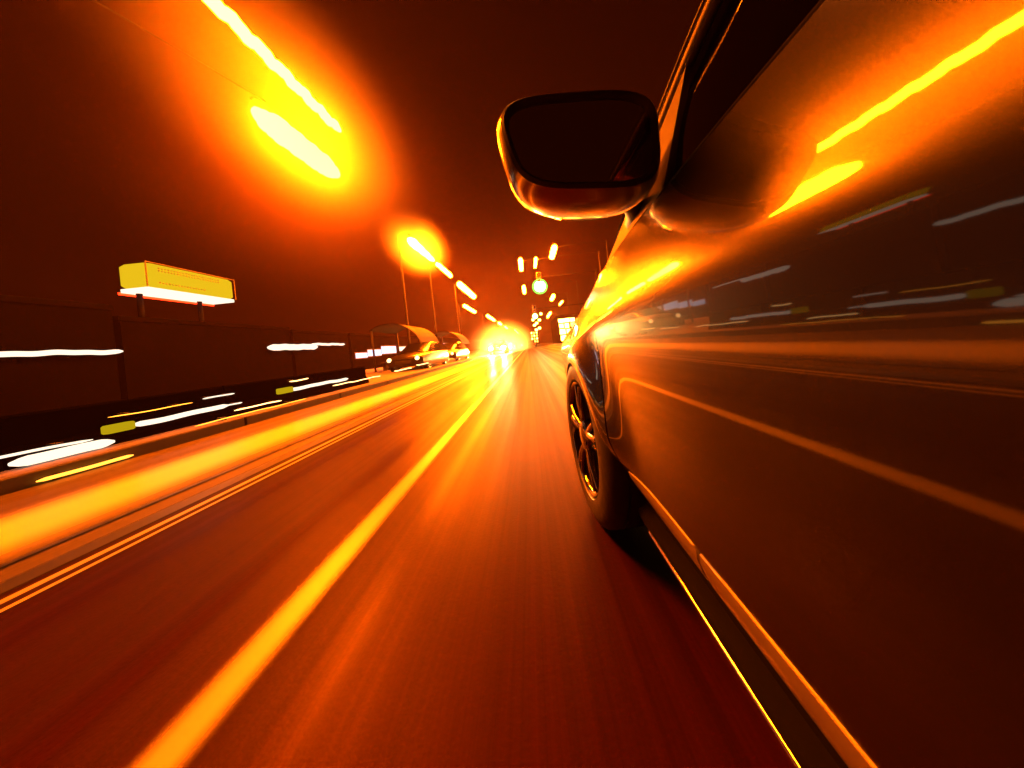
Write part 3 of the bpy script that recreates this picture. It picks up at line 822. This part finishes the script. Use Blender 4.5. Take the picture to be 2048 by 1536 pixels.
# ------------------------------------------------------------------ other traffic
def traffic_car(x, y, face, label, head=None, group='cars coming towards the camera', hs=1.):
    """face=-1: nose towards the camera"""
    root = empty('car', (x, y, 0), label, 'car', group)
    W, L = .88, 4.3
    st = [(-L / 2, .34, .62, .80), (-L / 2 + .12, .24, .72, .96), (-1.3, .20, .82, 1.), (-.7, .20, .90, 1.), (.9, .20, .92, 1.), (1.7, .22, .92, .98), (L / 2 - .06, .28, .88, .92), (L / 2, .40, .78, .86)]
    rows = []
    for (yy, zb, zt, wf) in st:
        ww = W * wf
        q = [(-ww * .9, zb), (-ww, zb + .12), (-ww * 1.01, (zb + zt) / 2), (-ww * .97, zt - .06), (-ww * .86, zt), (0, zt + .04), (ww * .86, zt), (ww * .97, zt - .06), (ww * 1.01, (zb + zt) / 2), (ww, zb + .12), (ww * .9, zb)]
        rows.append([(x + a, y - face * yy * -1 * -1 if False else y + (yy if face == -1 else -yy), b) for a, b in q])
    mb = MB().grid(rows, face == 1)
    n = len(rows[0])
    mb.f.append(tuple(range(n))); mb.f.append(tuple(range((len(rows) - 1) * n, len(rows) * n)))
    obj('body', mb, M['paint2'], root, True, auto=40)
    rows = []
    for (yy, z0, z1, wb, wt) in ((-.85, .90, .93, .80, .78), (-.10, .90, 1.38, .82, .62), (.35, .90, 1.43, .82, .64), (1.0, .90, 1.40, .82, .63), (1.75, .90, .96, .80, .76)):
        rows.append([(x + a, y + (yy if face == -1 else -yy), b) for a, b in ((-wb, z0), (-wt, z1 - .04), (-wt * .85, z1), (wt * .85, z1), (wt, z1 - .04), (wb, z0))])
    obj('cabin', MB().grid(rows, face == 1), M['gloss_black'], root, True, auto=40)
    for sx in (-1, 1):
        for yy in (-1.35, 1.35):
            wv = obj('wheel', MB().lathe([(-.1, .0), (-.1, .22), (-.1, .30), (-.07, .32), (.07, .32), (.1, .30), (.1, .22), (.1, 0)], 20, (x + sx * .76, y + yy, .32)), M['rubber'], root, True, auto=40)
            obj('rim', MB().lathe([(0, .0), (-.01, .06), (0, .19), (.01, .2)], 16, (x + sx * .865, y + yy, .32)), M['alloy'], wv, True)
        yf = y + face * (L / 2 - .01)
        if head:
            obj('headlight', MB().lathe([(face * -.02, .10 * hs), (face * .03, .085 * hs), (face * .045, 0)], 14, (x + sx * .62, yf, .64), 'y'), M[head], root, True)
        else:
            obj('tail_light', MB().box(x + sx * .62 - .13, x + sx * .62 + .13, y - L / 2 - .03, y - L / 2 + .03, .62, .76, .015), M['red_tail'], root)
    obj('grille', MB().box(x - .35, x + .35, y + face * (L / 2) - .03, y + face * (L / 2) + .03, .42, .56, .01), M['black_plastic'], root)
    return root
traffic_car(-3.2, 30.0, -1, 'oncoming car with blazing headlights, nearest in the white glare', 'head', hs=1.7)
traffic_car(-3.3, 40.0, -1, 'oncoming car with blazing headlights, second in the white glare', 'head_far', hs=2.0)
traffic_car(-3.1, 52.0, -1, 'oncoming car with blazing headlights, third in the white glare', 'head_far', hs=2.4)
traffic_car(-3.0, 68.0, -1, 'oncoming car with headlights, fourth in the line of glare', 'head_far', hs=2.2)
traffic_car(-3.0, 88.0, -1, 'oncoming car with headlights, farthest in the line of glare', 'head_far', hs=2.4)
traffic_car(.6, 60.0, 1, 'car driving ahead in our lane with its tail lights on', None, group='cars driving ahead')
traffic_car(-5.6, 14.5, -1, 'parked car by the left kerb, its lights a pale dash below the blue windows', 'head_far' if False else 'warm_glow', group='cars parked on the left')
traffic_car(-5.7, 20.5, -1, 'parked car by the left kerb in front of the farther bus shelter, lights on', 'warm_glow', group='cars parked on the left')

# ------------------------------------------------------------------ lit buildings ahead on the right
wn = [('y', 7.0, 10.6, 4.7, 5.5, 'window_lit'), ('y', 7.1, 8.0, 3.5, 4.4, 'window_lit'), ('y', 8.3, 9.2, 3.4, 4.4, 'window_lit'), ('y', 9.6, 10.5, 3.6, 4.5, 'window_lit2'),
      ('y', 7.1, 8.3, 2.1, 3.2, 'window_lit'), ('y', 8.6, 10.0, 2.2, 3.1, 'window_lit'), ('y', 10.4, 12.6, 2.2, 3.2, 'window_lit2'), ('y', 7.2, 9.6, .7, 1.8, 'window_lit'), ('y', 9.9, 12.4, .8, 1.7, 'window_lit'), ('y', 11.0, 14.0, 4.6, 5.3, 'window_lit2')]
building('shop', 6.8, 15, 62, 80, 6.2, M['dark_wall2'], 'brightly lit building on the right just above the bonnet, rows of yellow windows', 'building', wins=wn)
wn = [('nx', 24 + k * 4.2, 27 + k * 4.2, 1.0, 2.2, ('window_lit', 'window_lit2')[k % 2]) for k in range(8)]
building('shop', 10.8, 18, 20, 60, 5.0, M['dark_wall'], 'long dark building hidden behind the car on the right', 'building', wins=wn)
wn = []
for k in range(3):
    for j in range(4): wn.append(('y', 1.9 + k * 1.7 - 1.0 + 1.2, 2.7 + k * 1.7 - 1.0 + 1.2, 1.4 + j * 2.0, 2.5 + j * 2.0, ('window_lit2', 'window_lit')[(k + j) % 2]))
building('building', 1.2, 7.5, 190, 205, 11.5, M['dark_wall2'], 'narrow far building with amber windows at the end of the road, under the green signal', 'building', wins=wn)
building('building', -60, -10, 200, 215, 7, M['dark_wall'], 'low dark block at the end of the road on the left', 'building', wins=[('y', -20 + 3 * k, -18.4 + 3 * k, 2, 3.4, 'window_lit2') for k in range(3)])

# ------------------------------------------------------------------ mist added round the brightest lamps for soft halos, thinning outwards
def mist(x, y, z, rx, ry, rz, dens, label, color=(.9, .75, .5), g=.2):
    mm, mn, ml = new_mat('lamp_mist')
    mn.remove(mn['Principled BSDF'])
    mv = mn.new('ShaderNodeVolumePrincipled')
    mv.inputs['Color'].default_value = (*color, 1)
    mv.inputs['Anisotropy'].default_value = g
    tc = mn.new('ShaderNodeTexCoord'); mp = mn.new('ShaderNodeMapping')
    mp.inputs['Scale'].default_value = (1 / rx, 1 / ry, 1 / rz)
    ln = mn.new('ShaderNodeVectorMath'); ln.operation = 'LENGTH'
    ml.new(tc.outputs['Object'], mp.inputs['Vector']); ml.new(mp.outputs['Vector'], ln.inputs[0])
    mr = mn.new('ShaderNodeMapRange'); mr.inputs['From Min'].default_value = 1; mr.inputs['From Max'].default_value = 0
    mr.inputs['To Min'].default_value = 0; mr.inputs['To Max'].default_value = 1
    ml.new(ln.outputs['Value'], mr.inputs['Value'])
    pw = mn.new('ShaderNodeMath'); pw.operation = 'POWER'; pw.inputs[1].default_value = 2.6
    ml.new(mr.outputs['Result'], pw.inputs[0])
    mu = mn.new('ShaderNodeMath'); mu.operation = 'MULTIPLY'; mu.inputs[1].default_value = dens
    ml.new(pw.outputs[0], mu.inputs[0]); ml.new(mu.outputs[0], mv.inputs['Density'])
    ml.new(mv.outputs[0], mn['Material Output'].inputs['Volume'])
    mb = MB(); n_ = 14; path = []; rad = []
    pts = []
    for k in range(1, n_):
        a = PI * k / n_
        pts.append([(x + rx * math.sin(a) * math.cos(2 * PI * q / 24), y - ry * math.cos(a), z + rz * math.sin(a) * math.sin(2 * PI * q / 24)) for q in range(24)])
    v = sum(pts, []); m_ = len(pts)
    mb.add(v, [(i * 24 + q, i * 24 + (q + 1) % 24, (i + 1) * 24 + (q + 1) % 24, (i + 1) * 24 + q) for i in range(m_ - 1) for q in range(24)] + [tuple(range(23, -1, -1)), tuple(range((m_ - 1) * 24, m_ * 24))])
    o = obj('mist', mb, mm, None, True, loc=(x, y, z))
    bm = bmesh.new(); bm.from_mesh(o.data); bmesh.ops.recalc_face_normals(bm, faces=bm.faces[:]); bm.to_mesh(o.data); bm.free()
    tag(o, kind='stuff', label=label, cat='mist')
mist(-6.1, 8.8, 8.0, 3.2, 5.6, 3.2, .21, 'bright orange mist close around the two nearest lamps at the top left')
mist(-7.0, 10.0, 7.2, 6.4, 6.0, 5.6, .034, 'wide faint red mist filling the sky around the two nearest lamps', color=(.9, .42, .22))
mist(-6.75, 18.8, 8.0, 2.3, 4.4, 2.3, .5, 'orange glowing mist around the fat lamp left of centre')
mist(-3.1, 46, .9, 4.6, 28, 4.0, .8, 'white glowing spray around the oncoming headlights', color=(.9, .85, .7))

# ------------------------------------------------------------------ haze
hz = MB().box(-128, 128, -58, 325, -1.2, 9.6)
m, n, l = new_mat('haze')
n.remove(n['Principled BSDF'])
pv = n.new('ShaderNodeVolumePrincipled')
pv.inputs['Color'].default_value = (.9, .48, .30, 1)
pv.inputs['Density'].default_value = .0007
pv.inputs['Anisotropy'].default_value = .5
l.new(pv.outputs[0], n['Material Output'].inputs['Volume'])
hb = obj('haze', hz, m)
tag(hb, kind='stuff')
